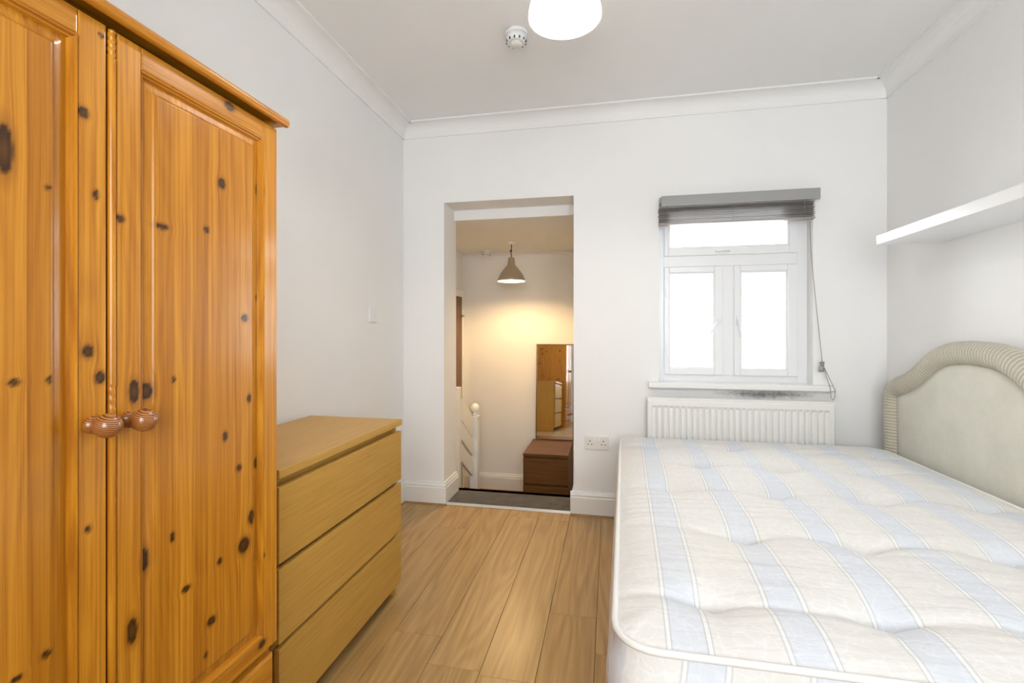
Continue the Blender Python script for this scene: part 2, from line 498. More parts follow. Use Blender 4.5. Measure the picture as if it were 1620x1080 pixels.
# skirting boards with a small wooden bead along the floor
sp = [(0, 0), (.020, 0), (.020, .112), (.016, .118), (.017, .128), (.011, .138), (.008, .150), (0, .150)]
bp = [(.0, 0), (.030, 0), (.029, .006), (.022, .011), (0, .011)]
def skirt(name, segs, label, bead=True):
    m_ = MB(); b_ = MB()
    for axis, sgn, base, a0, a1 in segs:
        m_.extrude([(base + sgn * p, q) for p, q in sp], axis, a0, a1)
        if bead: b_.extrude([(base + sgn * p, q) for p, q in bp], axis, a0, a1)
    o = S(m_.build(name, 'gloss'), label, 'skirting board')
    if bead: b_.build('floor_bead', 'beadwood', o)
skirt('baseboard_back', [('X', -1, D, XL, DX0 + .02), ('X', -1, D, DX1 - .02, XR)], 'white skirting either side of the doorway')
skirt('baseboard_left', [('Y', 1, XL, YR, D)], 'white skirting behind the chest of drawers')
skirt('baseboard_right', [('Y', -1, XR, YR, D)], 'white skirting behind the headboard')
skirt('baseboard_rear', [('X', 1, YR, XL, XR)], 'white skirting under the wide rear window')
skirt('baseboard_doorway', [('Y', 1, DX0, D, DB), ('Y', -1, DX1, D, DB)], 'white skirting lining the doorway reveals', False)

# ------------------------------------------------------------------ window in the doorway wall
FY0, FY1 = D + .085, D + .145
win = thing('window_1', 'white plastic window with a top vent and two casements', 'window', (.73, D + .1, WZ0), kind='structure')
fm = MB()
fm.box(WX0, .338, FY0, FY1, WZ0, WZ1).box(1.110, WX1, FY0, FY1, WZ0, WZ1)
fm.box(.338, 1.110, FY0, FY1, WZ0, .900).box(.338, 1.110, FY0, FY1, 1.925, WZ1)
fm.box(.338, 1.110, FY0, FY1, 1.580, 1.655).box(.684, .758, FY0, FY1, .900, 1.580)
fm.build('frame', 'pvc', win, .003)
def sash(x0, x1, z0, z1, px0, px1, pz0, pz1):
    o = MB(); a, b = FY0 - .016, FY1 - .01
    o.box(x0, px0, a, b, z0, z1).box(px1, x1, a, b, z0, z1).box(px0, px1, a, b, z0, pz0).box(px0, px1, a, b, pz1, z1)
    s_ = o.build('sash', 'pvc', win, .004)
    g = MB(); e = .011; a2 = a + .010
    g.box(px0, px0 + e, a2, b, pz0, pz1).box(px1 - e, px1, a2, b, pz0, pz1).box(px0 + e, px1 - e, a2, b, pz0, pz0 + e).box(px0 + e, px1 - e, a2, b, pz1 - e, pz1)
    g.build('glazing_bead', 'pvc', s_)
    MB().box(px0 + e, px1 - e, b - .022, b - .016, pz0 + e, pz1 - e).build('pane', 'glass', s_)
    return s_
s1 = sash(.340, 1.108, 1.648, 1.92, .366, 1.064, 1.694, 1.89)
s2 = sash(.340, .688, .902, 1.578, .370, .640, .938, 1.542)
s3 = sash(.752, 1.108, .902, 1.578, .788, 1.054, .936, 1.542)
def handle(par, c, dirx, dz):
    h = MB(); y = FY0 - .016
    h.box(c[0] - .010, c[0] + .010, y - .012, y, c[1] - .026, c[1] + .026)
    h.bar((c[0], y - .024, c[1]), (c[0] + dirx, y - .032, c[1] + dz), .014, .011)
    h.box(c[0] - .007, c[0] + .007, y - .03, y - .01, c[1] - .008, c[1] + .008)
    h.build('handle', 'pvc', par, .002)
handle(s2, (.664, 1.245), -.058, -.085); handle(s3, (.772, 1.24), .012, -.10)
hh = MB(); y = FY0 - .016
hh.box(.700, .730, y - .012, y, 1.664, 1.682).bar((.715, y - .026, 1.676), (.640, y - .03, 1.668), .011, .013); hh.box(.707, .722, y - .028, y, 1.668, 1.682)
hh.build('handle', 'pvc', s1, .002)
for zz in (1.05, 1.42):
    MB().box(.347, .356, FY0 - .024, FY0 - .010, zz - .03, zz + .03).build('hinge', 'pvc', s2, .002)
sl = MB().extrude([(FY0, WZ0 - .031), (D - .064, WZ0 - .031), (D - .072, WZ0 - .024), (D - .072, WZ0 - .008), (D - .064, WZ0 + .003), (FY0, WZ0 + .003)], 'X', WX0, WX1)
sl.extrude([(D, WZ0 - .031), (D - .064, WZ0 - .031), (D - .072, WZ0 - .024), (D - .072, WZ0 - .008), (D - .064, WZ0 + .003), (D, WZ0 + .003)], 'X', .235, WX0)
sl.extrude([(D, WZ0 - .031), (D - .064, WZ0 - .031), (D - .072, WZ0 - .024), (D - .072, WZ0 - .008), (D - .064, WZ0 + .003), (D, WZ0 + .003)], 'X', WX1, 1.256)
sl.build('window_sill', 'gloss', win)

# wide window behind the camera that lights the room
win2 = thing('window_2', 'wide white plastic window in the wall facing the doorway', 'window', ((RX0 + RX1) / 2, YR - .08, RZ0), kind='structure')
f2 = MB(); a, b = YR - .11, YR - .05
f2.box(RX0, RX0 + .06, a, b, RZ0, RZ1).box(RX1 - .06, RX1, a, b, RZ0, RZ1).box(RX0 + .06, RX1 - .06, a, b, RZ0, RZ0 + .06).box(RX0 + .06, RX1 - .06, a, b, RZ1 - .06, RZ1)
f2.box(.32, .38, a, b, RZ0 + .06, RZ1 - .06)
f2.build('frame', 'pvc', win2, .003)
for p0, p1 in ((RX0 + .06, .32), (.38, RX1 - .06)):
    MB().box(p0, p1, YR - .085, YR - .079, RZ0 + .06, RZ1 - .06).build('pane', 'glass', win2)
MB().box(RX0 - .05, RX1 + .05, YR, YR + .10, RZ0 - .03, RZ0).box(RX0, RX1, YR - .05, YR, RZ0 - .03, RZ0).build('window_sill', 'gloss', win2)

# ------------------------------------------------------------------ hall beyond the doorway
S(MB().box(HXL, HXR, DB, HY, HF - .1, HF).build('floor_hall', 'hallfloor'), 'brown floor of the lower hall', 'floor')
S(MB().box(HXL, HXR, DB, HY, HC, HC + .1).build('ceiling_hall', 'hall'), 'cream hall ceiling around the dome pendant', 'ceiling')
S(MB().box(HXL - .1, HXR + .1, HY, HY + .1, HF - .1, HC + .1).build('wall_hall_far', 'hall'), 'cream hall wall behind the leaning mirror', 'wall')
S(MB().box(HXL - .1, HXL, DB, HY, HF - .1, HC + .1).build('wall_hall_left', 'hall'), 'cream hall wall with the dark brown door', 'wall')
S(MB().box(HXR, HXR + .1, DB, HY, HF - .1, HC + .1).build('wall_hall_right', 'hall'), 'cream hall wall beside the small brown chest', 'wall')
sph = [(p, q * 1.07 + HF) for p, q in sp]
o = MB().extrude([(HY - p, q) for p, q in sph], 'X', HXL, HXR)
S(o.build('baseboard_hall_far', 'gloss'), 'white skirting under the leaning mirror', 'skirting board')
o = MB().extrude([(HXL + p, q) for p, q in sph], 'Y', DB, 3.95).extrude([(HXR - p, q) for p, q in sph], 'Y', DB, HY)
S(o.build('baseboard_hall_sides', 'gloss'), 'white skirting along the sides of the hall', 'skirting board')
hp = [(p * .6, q * .55) for p, q in cp]
o = MB().extrude([(HY - p, HC + q) for p, q in hp], 'X', HXL, HXR).extrude([(HXL + p, HC + q) for p, q in hp], 'Y', DB, HY).extrude([(HXR - p, HC + q) for p, q in hp], 'Y', DB, HY)
S(o.build('trim_5', 'hall'), 'small cream cornice around the hall ceiling', 'cornice')
# carpeted landing and steps down to the hall
st = MB()
st.box(DX0, DX1, D + .006, 3.405, FT - .1, .012)
st.box(-1.13, HXR, DB, 3.405, HF, .012)
st.box(-1.13, HXR, 3.405, 3.66, HF, -.145)
st.box(-1.13, HXR, 3.66, 3.90, HF, -.30)
S(st.build('floor_landing', 'carpet', None, .006), 'dark grey carpeted landing and steps in the doorway', 'carpet')
tag(MB().extrude([(D - .012, .0005), (D + .010, .0005), (D + .010, .014), (D, .016), (D - .012, .004)], 'X', DX0 + .02, DX1 - .02).build('threshold_strip', 'strip'), 'silver metal threshold strip between the planks and grey carpet', 'threshold')

# dark brown hall door on the left hall wall
dr = thing('door_1', 'dark brown wooden door on the left hall wall', 'door', (HXL, 4.38, HF), kind='structure')
MB().box(HXL, HXL + .022, 4.00, 4.755, HF + .01, 1.53).build('door_leaf', 'darkdoor', dr, .003)
MB().box(HXL, HXL + .030, 4.755, 4.81, HF, 1.60).box(HXL, HXL + .030, 3.955, 4.00, HF, 1.60).box(HXL, HXL + .030, 4.0, 4.755, 1.53, 1.60).build('casing', 'gloss', dr, .003)
MB().bar((HXL + .022, 4.73, 1.30), (HXL + .022, 4.73, 1.37), .02, .012).lathe([(.006, 0), (.006, .025), (.010, .03), (.004, .035)], (HXL + .022, 4.73, 1.335), 'X', 12).build('latch', 'steel', dr)

# balustrade beside the steps
bl_ = thing('stair_balustrade', 'white balustrade with ball-topped newel post beside the hall steps', 'balustrade', (-1.205, 4.2, HF))
nw = MB().box(-1.242, -1.170, 4.165, 4.235, HF, .392).box(-1.249, -1.163, 4.158, 4.242, .392, .410)
nw.build('newel_post', 'gloss', bl_, .004)
prof = [(.018, 0), (.020, .012), (.015, .02)]
for k in range(1, 14):
    a = -PI / 2 + PI * (k + 1.2) / 15.2; prof.append((.045 * math.cos(a), .065 + .045 * math.sin(a)))
MB().lathe(prof, (-1.206, 4.2, .410), 'Z', 24).build('ball_finial', 'gloss', bl_)
MB().box(-1.245, -1.19, 3.69, 3.755, -.145 + .001, .72).build('end_post', 'gloss', bl_, .004)
for zt in (.31, .12, -.065):
    hgt = .185 if zt > .2 else .15
    MB().bar((-1.215, 3.75, zt + (4.165 - 3.75) * .66 - hgt * .4 + .05), (-1.215, 4.17, zt - hgt * .4 + .05), .026, hgt * .82).build('rail_board', 'gloss', bl_, .002)

# small brown chest in the hall
hc = thing('hall_chest', 'small dark brown two-drawer chest under the leaning mirror', 'chest of drawers', (-.552, 4.4, HF))
CX0, CX1, CY0, CY1, CT = -.752, -.352, 4.165, 4.755, HF + .55
MB().box(CX0, CX1, CY0, CY1, CT - .026, CT).build('top', 'brown', hc, .0015)
MB().box(CX0, CX0 + .018, CY0 + .02, CY1, HF, CT - .026).box(CX1 - .018, CX1, CY0 + .02, CY1, HF, CT - .026).box(CX0 + .018, CX1 - .018, CY1 - .01, CY1, HF + .04, CT - .026).box(CX0 + .018, CX1 - .018, CY0 + .03, CY0 + .04, HF + .04, CT - .026).build('carcass', 'brown', hc)
for z0, z1 in ((HF + .285, HF + .51), (HF + .04, HF + .265)):
    MB().box(CX0 + .001, CX1 - .001, CY0, CY0 + .018, z0, z1).build('drawer', 'brown', hc, .0015)

# mirror leaning on the chest
tl = math.radians(4.0)
mr = thing('leaning_mirror', 'tall frameless-looking mirror with thin brown frame leaning on the hall wall', 'mirror', (-.54, 4.735, CT + .001))
mr['label'] = 'tall mirror in thin brown frame leaning against the hall wall'
mh = .95
def mbox(m_, x0, x1, t0, t1, h0, h1):
    i = len(m_.v); m_.box(x0, x1, t0, t1, h0, h1)
    for k in range(i, len(m_.v)):
        X_, T_, H_ = m_.v[k]
        m_.v[k] = (X_, 4.735 + T_ * math.cos(tl) + H_ * math.sin(tl) - (X_ + .535) * .014, CT + .003 + H_ * math.cos(tl) - T_ * math.sin(tl))
    return m_
mx0, mx1 = -.725, -.345
mbox(MB(), mx0 + .008, mx1 - .008, -.014, -.010, .008, mh - .008).build('mirror_glass', 'mirror', mr)
fr_ = MB()
mbox(fr_, mx0, mx0 + .009, -.018, 0, 0, mh); mbox(fr_, mx1 - .009, mx1, -.018, 0, 0, mh)
mbox(fr_, mx0 + .009, mx1 - .009, -.018, 0, 0, .009); mbox(fr_, mx0 + .009, mx1 - .009, -.018, 0, mh - .009, mh)
fr_.build('mirror_frame', 'brown', mr)
mbox(MB(), mx0 + .009, mx1 - .009, -.009, -.001, .009, mh - .009).build('backing', 'brown', mr)

# hall pendant lamp
px, py = -.858, 4.168
pl = thing('dome_pendant_lamp', 'brushed steel dome pendant lamp hanging lit in the hall', 'lamp', (px, py, 1.62))
MB().lathe([(.001, 1.948), (.030, 1.948), (.038, 1.955), (.042, HC)], (px, py, 0), 'Z', 24).build('ceiling_rose', 'plastic', pl)
MB().tube([(px, py, 1.95), (px + .003, py, 1.92), (px - .002, py, 1.895), (px, py, 1.85), (px, py, 1.835)], .004, 8).build('cord', 'black', pl)
MB().tube([(px - .012, py, 1.893), (px - .002, py, 1.900), (px + .008, py, 1.893), (px - .002, py, 1.884), (px - .012, py, 1.893)], .004, 6).build('cord_knot', 'black', pl)
po = [(.012, 1.836), (.026, 1.832), (.030, 1.81), (.036, 1.762), (.044, 1.757), (.060, 1.738), (.090, 1.700), (.112, 1.660), (.124, 1.632), (.126, 1.622)]
pi_ = [(r - .003, z_ - .001 if k else z_ - .004) for k, (r, z_) in enumerate(po)]
MB().lathe(po + pi_[::-1], (px, py, 0), 'Z', 40).build('shade', 'steel', pl)
pl_in = [(r - .0045, z_ - .002) for r, z_ in po[3:]]
MB().lathe(pl_in + [(r - .001, z_) for r, z_ in pl_in[::-1]], (px, py, 0), 'Z', 40).build('shade_lining', 'gloss', pl)
prof = [(.012, .05), (.014, .03)] + [(.030 * math.cos(a), .030 * math.sin(a)) for a in [PI / 2 - .5 - k * .26 for k in range(10)]]
MB().lathe(prof, (px, py, 1.672), 'Z', 20).build('bulb', 'bulb_hall', pl)
def detector(name, x_, y_, zc, label, k=1.0):
    d_ = thing(name, label, 'smoke detector', (x_, y_, zc))
    MB().lathe([(.050 * k, -.016), (.054 * k, -.012), (.054 * k, 0)], (x_, y_, zc), 'Z', 32).build('base', 'plastic' if k < .9 else 'pvc', d_)
    MB().lathe([(.040 * k, -.052), (.046 * k, -.046), (.050 * k, -.016)], (x_, y_, zc), 'Z', 32).build('body', 'plastic' if k < .9 else 'pvc', d_)
    MB().lathe([(.001, -.068), (.020 * k, -.067), (.025 * k, -.062), (.032 * k, -.052)], (x_, y_, zc), 'Z', 24).build('sensor_cap', 'plastic', d_)
    v_ = MB()
    for j in range(12):
        a = 2 * PI * j / 12
        v_.lathe([(.0035 * k, -.050), (.0035 * k, -.040)], (x_ + .0455 * k * math.cos(a), y_ + .0455 * k * math.sin(a), zc), 'Z', 6)
    v_.build('vent_slots', 'black', d_)
detector('smoke_detector', -1.19, 4.56, HC, 'small white smoke detector on the hall ceiling', .85)
detector('smoke_detector', -.432, 2.215, ZC, 'white smoke detector on the bedroom ceiling beside the pendant lamp')

# ------------------------------------------------------------------ bedroom pendant
px, py = -.151, 1.645
pl = thing('pendant_lamp', 'white round pendant lamp lit in the bedroom', 'lamp', (px, py, 2.25))
MB().lathe([(.001, ZC - .03), (.035, ZC - .028), (.045, ZC - .02), (.048, ZC)], (px, py, 0), 'Z', 24).build('ceiling_rose', 'pvc', pl)
MB().tube([(px, py, ZC - .028), (px, py, 2.43)], .004, 8).build('cord', 'pvc', pl)
po = [(.015, 2.432), (.030, 2.428), (.036, 2.40), (.060, 2.385), (.092, 2.355), (.115, 2.31), (.125, 2.265), (.1265, 2.25)]
pi_ = [(r - .0035, z_ - .001 if k else z_ - .004) for k, (r, z_) in enumerate(po)]
MB().lathe(po + pi_[::-1], (px, py, 0), 'Z', 48).build('shade', 'shade', pl)
MB().lathe(prof, (px, py, 2.305), 'Z', 20).build('bulb', 'bulb', pl)

# ------------------------------------------------------------------ pine wardrobe
WF = -.85                                  # front plane
WYC, WHW = .667, .430                      # centre between the doors, half width
WD0 = XL + .006
wd = thing('pine_wardrobe', 'tall lacquered knotty pine wardrobe with two panelled doors and a drawer', 'wardrobe', (-1.12, WYC, 0))
ZB, ZT = .365, 1.697                       # doors

S_, C_ = math.sin(YAW), math.cos(YAW)
def onX(u, v, X):
    l = (u - 810) / FPX; z = (V0 - v) / FPX
    r = (-S_ + l * C_, C_ + l * S_, z); t = X / r[0]
    return r[1] * t, CAMH + r[2] * t
knot_px = [(132, 178, 9, 10), (152, 308, 5, 9), (190, 345, 7, 7), (275, 143, 5, 5), (363, 168, 8, 8), (352, 290, 6, 10), (258, 358, 10, 6),
           (328, 363, 4, 6), (413, 300, 4, 10), (388, 503, 5, 7), (413, 471, 4, 6), (77, 296, 4, 4), (161, 56, 5, 4), (139, 556, 9, 12), (158, 597, 9, 11),
           (212, 619, 9, 22), (236, 619, 10, 16), (24, 605, 10, 6), (80, 601, 5, 7), (276, 600, 3, 6), (395, 630, 3, 8), (379, 740, 4, 6),
           (410, 732, 5, 9), (140, 836, 5, 7), (232, 887, 9, 22), (274, 849, 4, 9), (400, 817, 6, 13), (387, 862, 9, 14), (349, 888, 4, 6),
           (296, 931, 7, 5), (336, 982, 7, 8), (209, 998, 9, 24), (327, 1036, 3, 5), (74, 1035, 8, 7), (415, 880, 4, 5), (415, 1018, 6, 7),
           (8, 235, 16, 48), (357, 690, 4, 9), (28, 1075, 10, 6)]
KN = []
for u, v, ru, rv in knot_px:
    y, z = onX(u, v, WF); y2, _ = onX(u + ru, v, WF); _, z2 = onX(u, v + rv, WF)
    KN.append((y, z, max(.004, abs(y2 - y) * .95), max(.004, abs(z2 - z) * .85)))
for k in range(22):
    KN.append((random.uniform(.24, .50), random.uniform(.1, 1.7), random.uniform(.004, .009), random.uniform(.004, .011)))
for k in range(8):
    KN.append((random.uniform(.25, 1.08), random.uniform(.10, .33), random.uniform(.004, .009), random.uniform(.004, .008)))

def knot_attr(me, off, ya=1, za=2, kn=KN, vertical=True):
    at = me.attributes.new('knots', 'FLOAT_COLOR', 'POINT')
    buf = []
    ys_ = [(v_.co + off)[ya] for v_ in me.vertices]; y_lo, y_hi = min(ys_), max(ys_)
    kn = [k_ for k_ in kn if y_lo - k_[2] * 6 < k_[0] < y_hi + k_[2] * 6]
    for vtx in me.vertices:
        p = vtx.co + off; y, z = p[ya], p[za]
        core = halo = warp = 0.0
        for ky, kz, ry, rz in kn:
            dy, dz = (y - ky), (z - kz)
            if abs(dy) > ry * 6 or abs(dz) > rz * 7: continue
            q = math.sqrt((dy / ry) ** 2 + (dz / rz) ** 2)
            core = max(core, min(1, max(0, (1.05 - q) / .16)) * (.82 + .18 * q))
            halo = max(halo, max(0, 1 - abs(q - .9) / .9))
            if vertical: warp -= math.copysign(1, dy) * ry * .6 * math.exp(-(dz / (rz * 2.2)) ** 2) * math.exp(-abs(dy) / (ry * 2.2)) * min(1, abs(dy) / ry * 2)
            else: warp -= math.copysign(1, dz) * rz * .6 * math.exp(-(dy / (ry * 2.2)) ** 2) * math.exp(-abs(dz) / (rz * 2.2)) * min(1, abs(dz) / rz * 2)
        buf += [core, halo, warp, 1.0]
    at.data.foreach_set('color', buf)

def slab(name, mat, parent, y0, y1, z0, z1, back, front, step=.0042, edge=.002, vertical=True, ey=(), ez=()):
    """board facing +X with a finely divided front; front may be a function of (y, z)"""
    ff = front if callable(front) else (lambda y, z: front - edge * max(0, 1 - min(y - y0, y1 - y, z - z0, z1 - z) / edge) ** 2)
    def div(a, b):
        n = max(2, int(round((b - a) / step))); r = [a + (b - a) * i / n for i in range(n + 1)]
        return r[:1] + [a + edge * .5, a + edge] + [q for q in r[1:-1] if a + edge * 1.5 < q < b - edge * 1.5] + [b - edge, b - edge * .5] + r[-1:]
    def addx(l, ex, a, b):
        ex = [q for q in ex if a + 1e-4 < q < b - 1e-4]
        return sorted([q for q in l if all(abs(q - t) > 8e-4 for t in ex) or q in (l[0], l[-1])] + ex)
    ys, zs = addx(div(y0, y1), ey, y0, y1), addx(div(z0, z1), ez, z0, z1)
    m_ = MB(); ny, nz = len(ys), len(zs)
    for z in zs:
        for y in ys: m_.v.append((ff(y, z), y, z))
    for j in range(nz - 1):
        for i in range(ny - 1):
            m_.sm.add(len(m_.f)); m_.f.append((j * ny + i, j * ny + i + 1, (j + 1) * ny + i + 1, (j + 1) * ny + i))
    ring = [i for i in range(ny)] + [j * ny + ny - 1 for j in range(1, nz)] + [(nz - 1) * ny + i for i in range(ny - 2, -1, -1)] + [j * ny for j in range(nz - 2, 0, -1)]
    b = len(m_.v)
    for r in ring: m_.v.append((back, m_.v[r][1], m_.v[r][2]))
    n = len(ring)
    for k in range(n): m_.f.append((ring[k], ring[(k + 1) % n], b + (k + 1) % n, b + k))
    m_.f.append(tuple(b + k for k in range(n)))
    o = m_.build(name, mat, parent)
    off = Vector((0, 0, 0)); pp = parent
    while pp is not None: off += pp.location; pp = pp.parent
    knot_attr(o.data, off, vertical=vertical)
    return o

# carcass
cs = MB()
Y0, Y1 = WYC - WHW, WYC + WHW
cs.box(WD0, WF - .024, Y0, Y0 + .020, .0, 1.705)
cs.box(WD0, WD0 + .008, Y0 + .02, Y1 - .02, .06, 1.70).box(WD0 + .008, WF - .03, Y0 + .02, Y1 - .02, ZB - .03, ZB - .012).box(WD0 + .008, WF - .03, Y0 + .02, Y1 - .02, .06, .078)
cs.build('carcass', 'pine_mould', wd)
# far end panel facing the doorway, seen in the mirror
EK = [(random.uniform(WD0 + .03, WF - .05), random.uniform(.1, 1.65), random.uniform(.006, .013), random.uniform(.006, .014)) for k in range(26)]
ep = MB()
nx, nz = 60, 150
for j in range(nz + 1):
    for i in range(nx + 1): ep.v.append((WD0 + (WF - .024 - WD0) * i / nx, Y1, 1.705 * j / nz))
for j in range(nz):
    for i in range(nx): ep.f.append((j * (nx + 1) + i, j * (nx + 1) + i + 1, (j + 1) * (nx + 1) + i + 1, (j + 1) * (nx + 1) + i))
ring = [i for i in range(nx + 1)] + [j * (nx + 1) + nx for j in range(1, nz + 1)] + [nz * (nx + 1) + i for i in range(nx - 1, -1, -1)] + [j * (nx + 1) for j in range(nz - 1, 0, -1)]
b = len(ep.v)
for r in ring: ep.v.append((ep.v[r][0], Y1 - .020, ep.v[r][2]))
for k in range(len(ring)): ep.f.append((ring[k], ring[(k + 1) % len(ring)], b + (k + 1) % len(ring), b + k))
ep.f.append(tuple(b + k for k in range(len(ring))))
o = ep.build('end_panel', 'pine', wd); knot_attr(o.data, Vector(wd.location), 0, 2, EK)
# top board with rounded nose
NZ = 1.715
nose = [(WF + .016, NZ - .011)]
for k in range(0, 9):
    a = -PI / 2 + PI * k / 8; nose.append((WF + .020 + .008 * math.cos(a), NZ + .011 * math.sin(a)))
nose += [(WF + .012, NZ + .011), (WF + .012, NZ - .008)]
MB().extrude(nose, 'Y', Y0 - .016, Y1 + .014).build('cornice_strip', 'pine_mould_top', wd, .003)
MB().box(WD0, WF + .012, Y0 - .012, Y1 + .012, NZ + .002, NZ + .013).build('top_board', 'pine_mould_h', wd, .002)
for e0, e1 in ((Y0 - .012, Y0 + .012), (Y1 - .014, Y1 + .010)):
    MB().box(WD0, WF + .013, e0, e1, NZ - .0095, NZ + .002).build('end_block', 'pine_mould_h', wd, .002)

def door(y0, y1, ast):
    """ast: True -> the astragal strip is carried on this door's meeting edge (low y side)"""
    sgn = 1 if ast else -1
    ya, yb = y0, y1
    root = slab('door', 'pine', wd, 0, 1, 0, 1, 0, 0) if False else None
    d_ = bpy.data.objects.new('door', None); col.objects.link(d_); d_.parent = wd; d_.empty_display_size = .03
    B = WF - .020
    st_in0, st_in1 = (.729, 1.0475) if ast else (2 * WYC - 1.0475 - .002, .6065)
    ra0, ra1 = .405, 1.655                    # opening between the rails
    if ast: slab('stile', 'pine', d_, .6845, st_in0, ZB, ZT, B, WF)
    else: slab('stile', 'pine', d_, ya, st_in0, ZB, ZT, B, WF)
    if ast: slab('stile', 'pine', d_, st_in1, yb, ZB, ZT, B, WF)
    else: slab('stile', 'pine', d_, st_in1 + .015, yb, ZB, ZT, B, WF)
    i1 = st_in1 if ast else st_in1 + .015
    slab('rail', 'pine_h', d_, st_in0, i1, ra1, ZT, B, WF, vertical=False)
    slab('rail', 'pine_h', d_, st_in0, i1, ZB, ra0, B, WF, vertical=False)
    # moulding around the opening
    mw = .011
    mp_ = [(WF - .016, 0), (WF - .001, 0), (WF + .002, .002), (WF + .001, .005), (WF - .004, .0065), (WF - .005, .009), (WF - .011, mw), (WF - .016, mw)]
    for e0, sg in ((st_in0, 1), (i1, -1)):
        MB().extrude([(x_ - (.0045 if sg > 0 else 0), e0 + sg * t) for x_, t in mp_], 'Z', ra0, ra1).build('moulding', 'pine_mould', d_)
    for e0, sg in ((ra1, -1), (ra0, 1)):
        MB().extrude([(x_, e0 + sg * t) for x_, t in mp_], 'Y', st_in0, i1).build('moulding', 'pine_mould_h', d_)
    # raised panel of glued staves
    fy0, fy1, fz0, fz1 = st_in0 + .030, i1 - .034, ra0 + .036, ra1 - .034
    def field(y, z):
        dd = min(y - fy0, fy1 - y, z - fz0, fz1 - z)
        if dd >= 0: return WF - .002
        if dd > -.004: return WF - .002 + dd * 1.1
        return WF - .0064 + (dd + .004) * .22
    n = 6; ws = [random.uniform(.8, 1.25) for _ in range(n)]; tot = sum(ws)
    cuts_ = [st_in0 + mw * .8, fy0 - .004]
    for k in range(n): cuts_.append(fy0 - .004 + (fy1 - fy0 + .008) * sum(ws[:k + 1]) / tot)
    cuts_.append(i1 - mw * .8)
    for c0_, c1_ in zip(cuts_, cuts_[1:]):
        slab('stave', 'pine', d_, c0_, c1_ - .0001, ra0 + mw * .5, ra1 - mw * .5, B + .002, field, .0042, .0002, ey=(fy0 - .004, fy0 - .002, fy0, fy1, fy1 + .002, fy1 + .004), ez=(fz0 - .004, fz0 - .002, fz0, fz1, fz1 + .002, fz1 + .004))
    # knob
    ky, kz = (.703, 1.012) if ast else (.640, 1.014)
    MB().lathe([(.013, 0), (.0145, .003), (.0145, .010), (.011, .012), (.0095, .015), (.0105, .019), (.0165, .023), (.0195, .030), (.0205, .037), (.0190, .045), (.014, .052), (.007, .056), (.001, .057)], (WF - .0005, ky, kz), 'X', 32).build('knob', 'knob', d_)
    return d_
dR = door(.669, Y1, True)
dL = door(Y0, .6665, False)
# astragal with rope-carved ends on the right door
ac = MB(); nz = 520; na = 14
z0, z1 = ZB, ZT - .002
cy, cr = .6772, .0068
for j in range(nz + 1):
    z = z0 + (z1 - z0) * j / nz
    rope = (z > 1.648) or (1.035 < z < 1.075) or (z < .41)
    for i in range(na + 1):
        a = -PI / 2 + PI * i / na
        r = cr
        if rope and z < 1.6: r = cr * (1.0 - .10 * (.5 + .5 * math.cos(2 * PI * z / .016 + a * 1.6)) ** 2)
        elif rope: r = cr * (1.0 - .22 * (.5 + .5 * math.cos(2 * PI * z / .0125 + a * 1.6)) ** 2)
        ac.v.append((WF - .006 + r * 1.45 * math.cos(a), cy + r * math.sin(a), z))
for j in range(nz):
    for i in range(na):
        ac.sm.add(len(ac.f)); ac.f.append((j * (na + 1) + i, j * (na + 1) + i + 1, (j + 1) * (na + 1) + i + 1, (j + 1) * (na + 1) + i))
ac.f.append(tuple(range(na + 1))); ac.f.append(tuple(nz * (na + 1) + i for i in reversed(range(na + 1))))
for j in range(nz): ac.f.append((j * (na + 1), (j + 1) * (na + 1), (j + 1) * (na + 1) + na, j * (na + 1) + na))
ac.build('astragal', 'pine_mould', dR)
# drawer and plinth below the doors
slab('drawer_rail', 'pine_h', wd, Y0 + .02, Y1 - .02, .328, .352, WF - .05, WF - .024, vertical=False)
dw = slab('drawer', 'pine_h', wd, Y0 + .004, Y1 - .008, .115, .340, WF - .022, WF - .002, .008, .008, vertical=False)
for ky in (WYC - .2, WYC + .2):
    MB().lathe([(.013, 0), (.0145, .003), (.0145, .010), (.011, .012), (.0095, .015), (.0105, .019), (.0165, .023), (.0195, .030), (.0205, .037), (.0190, .045), (.014, .052), (.007, .056), (.001, .057)], (WF - .002, ky, .23), 'X', 32).build('knob', 'knob', dw)
slab('plinth', 'pine_h', wd, Y0, Y1, 0, .105, WF - .024, WF - .004, .01, .004, vertical=False)

# ------------------------------------------------------------------ oak chest of drawers
KX = -.912; KY0, KY1 = 1.186, 1.990; KB = XL + .03
ch = thing('chest_of_drawers', 'light oak chest of three wide drawers beside the wardrobe', 'chest of drawers', ((KX + KB) / 2, 1.588, 0))
MB().box(KB, KX + .002, KY0 - .002, KY1 + .004, .754, .780).build('top', 'oak', ch, .0015)
MB().box(KB, KX - .024, KY0, KY0 + .020, 0, .754).build('side_panel', 'oak_x', ch, .001)
MB().box(KB, KX - .024, KY1 - .020, KY1, 0, .754).build('side_panel', 'oak_x', ch, .001)
MB().box(KB, KB + .006, KY0 + .02, KY1 - .02, .04, .754).build('back_panel', 'oak', ch)
MB().box(KX - .050, KX - .034, KY0 + .02, KY1 - .02, .055, .754).build('inner_frame', 'oak', ch)
MB().box(KX - .12, KX - .10, KY0 + .02, KY1 - .02, 0, .055).build('plinth', 'oak', ch)
for z0, z1 in ((.513, .729), (.287, .497), (.058, .271)):
    dq = MB().box(KX - .018, KX, KY0, KY1, z0, z1).build('drawer', 'oak', ch, .0015)
    MB().box(KX - .034, KX - .018, KY0 + .03, KY1 - .03, z0 + .01, z1 - .03).build('drawer_box', 'oak', dq)

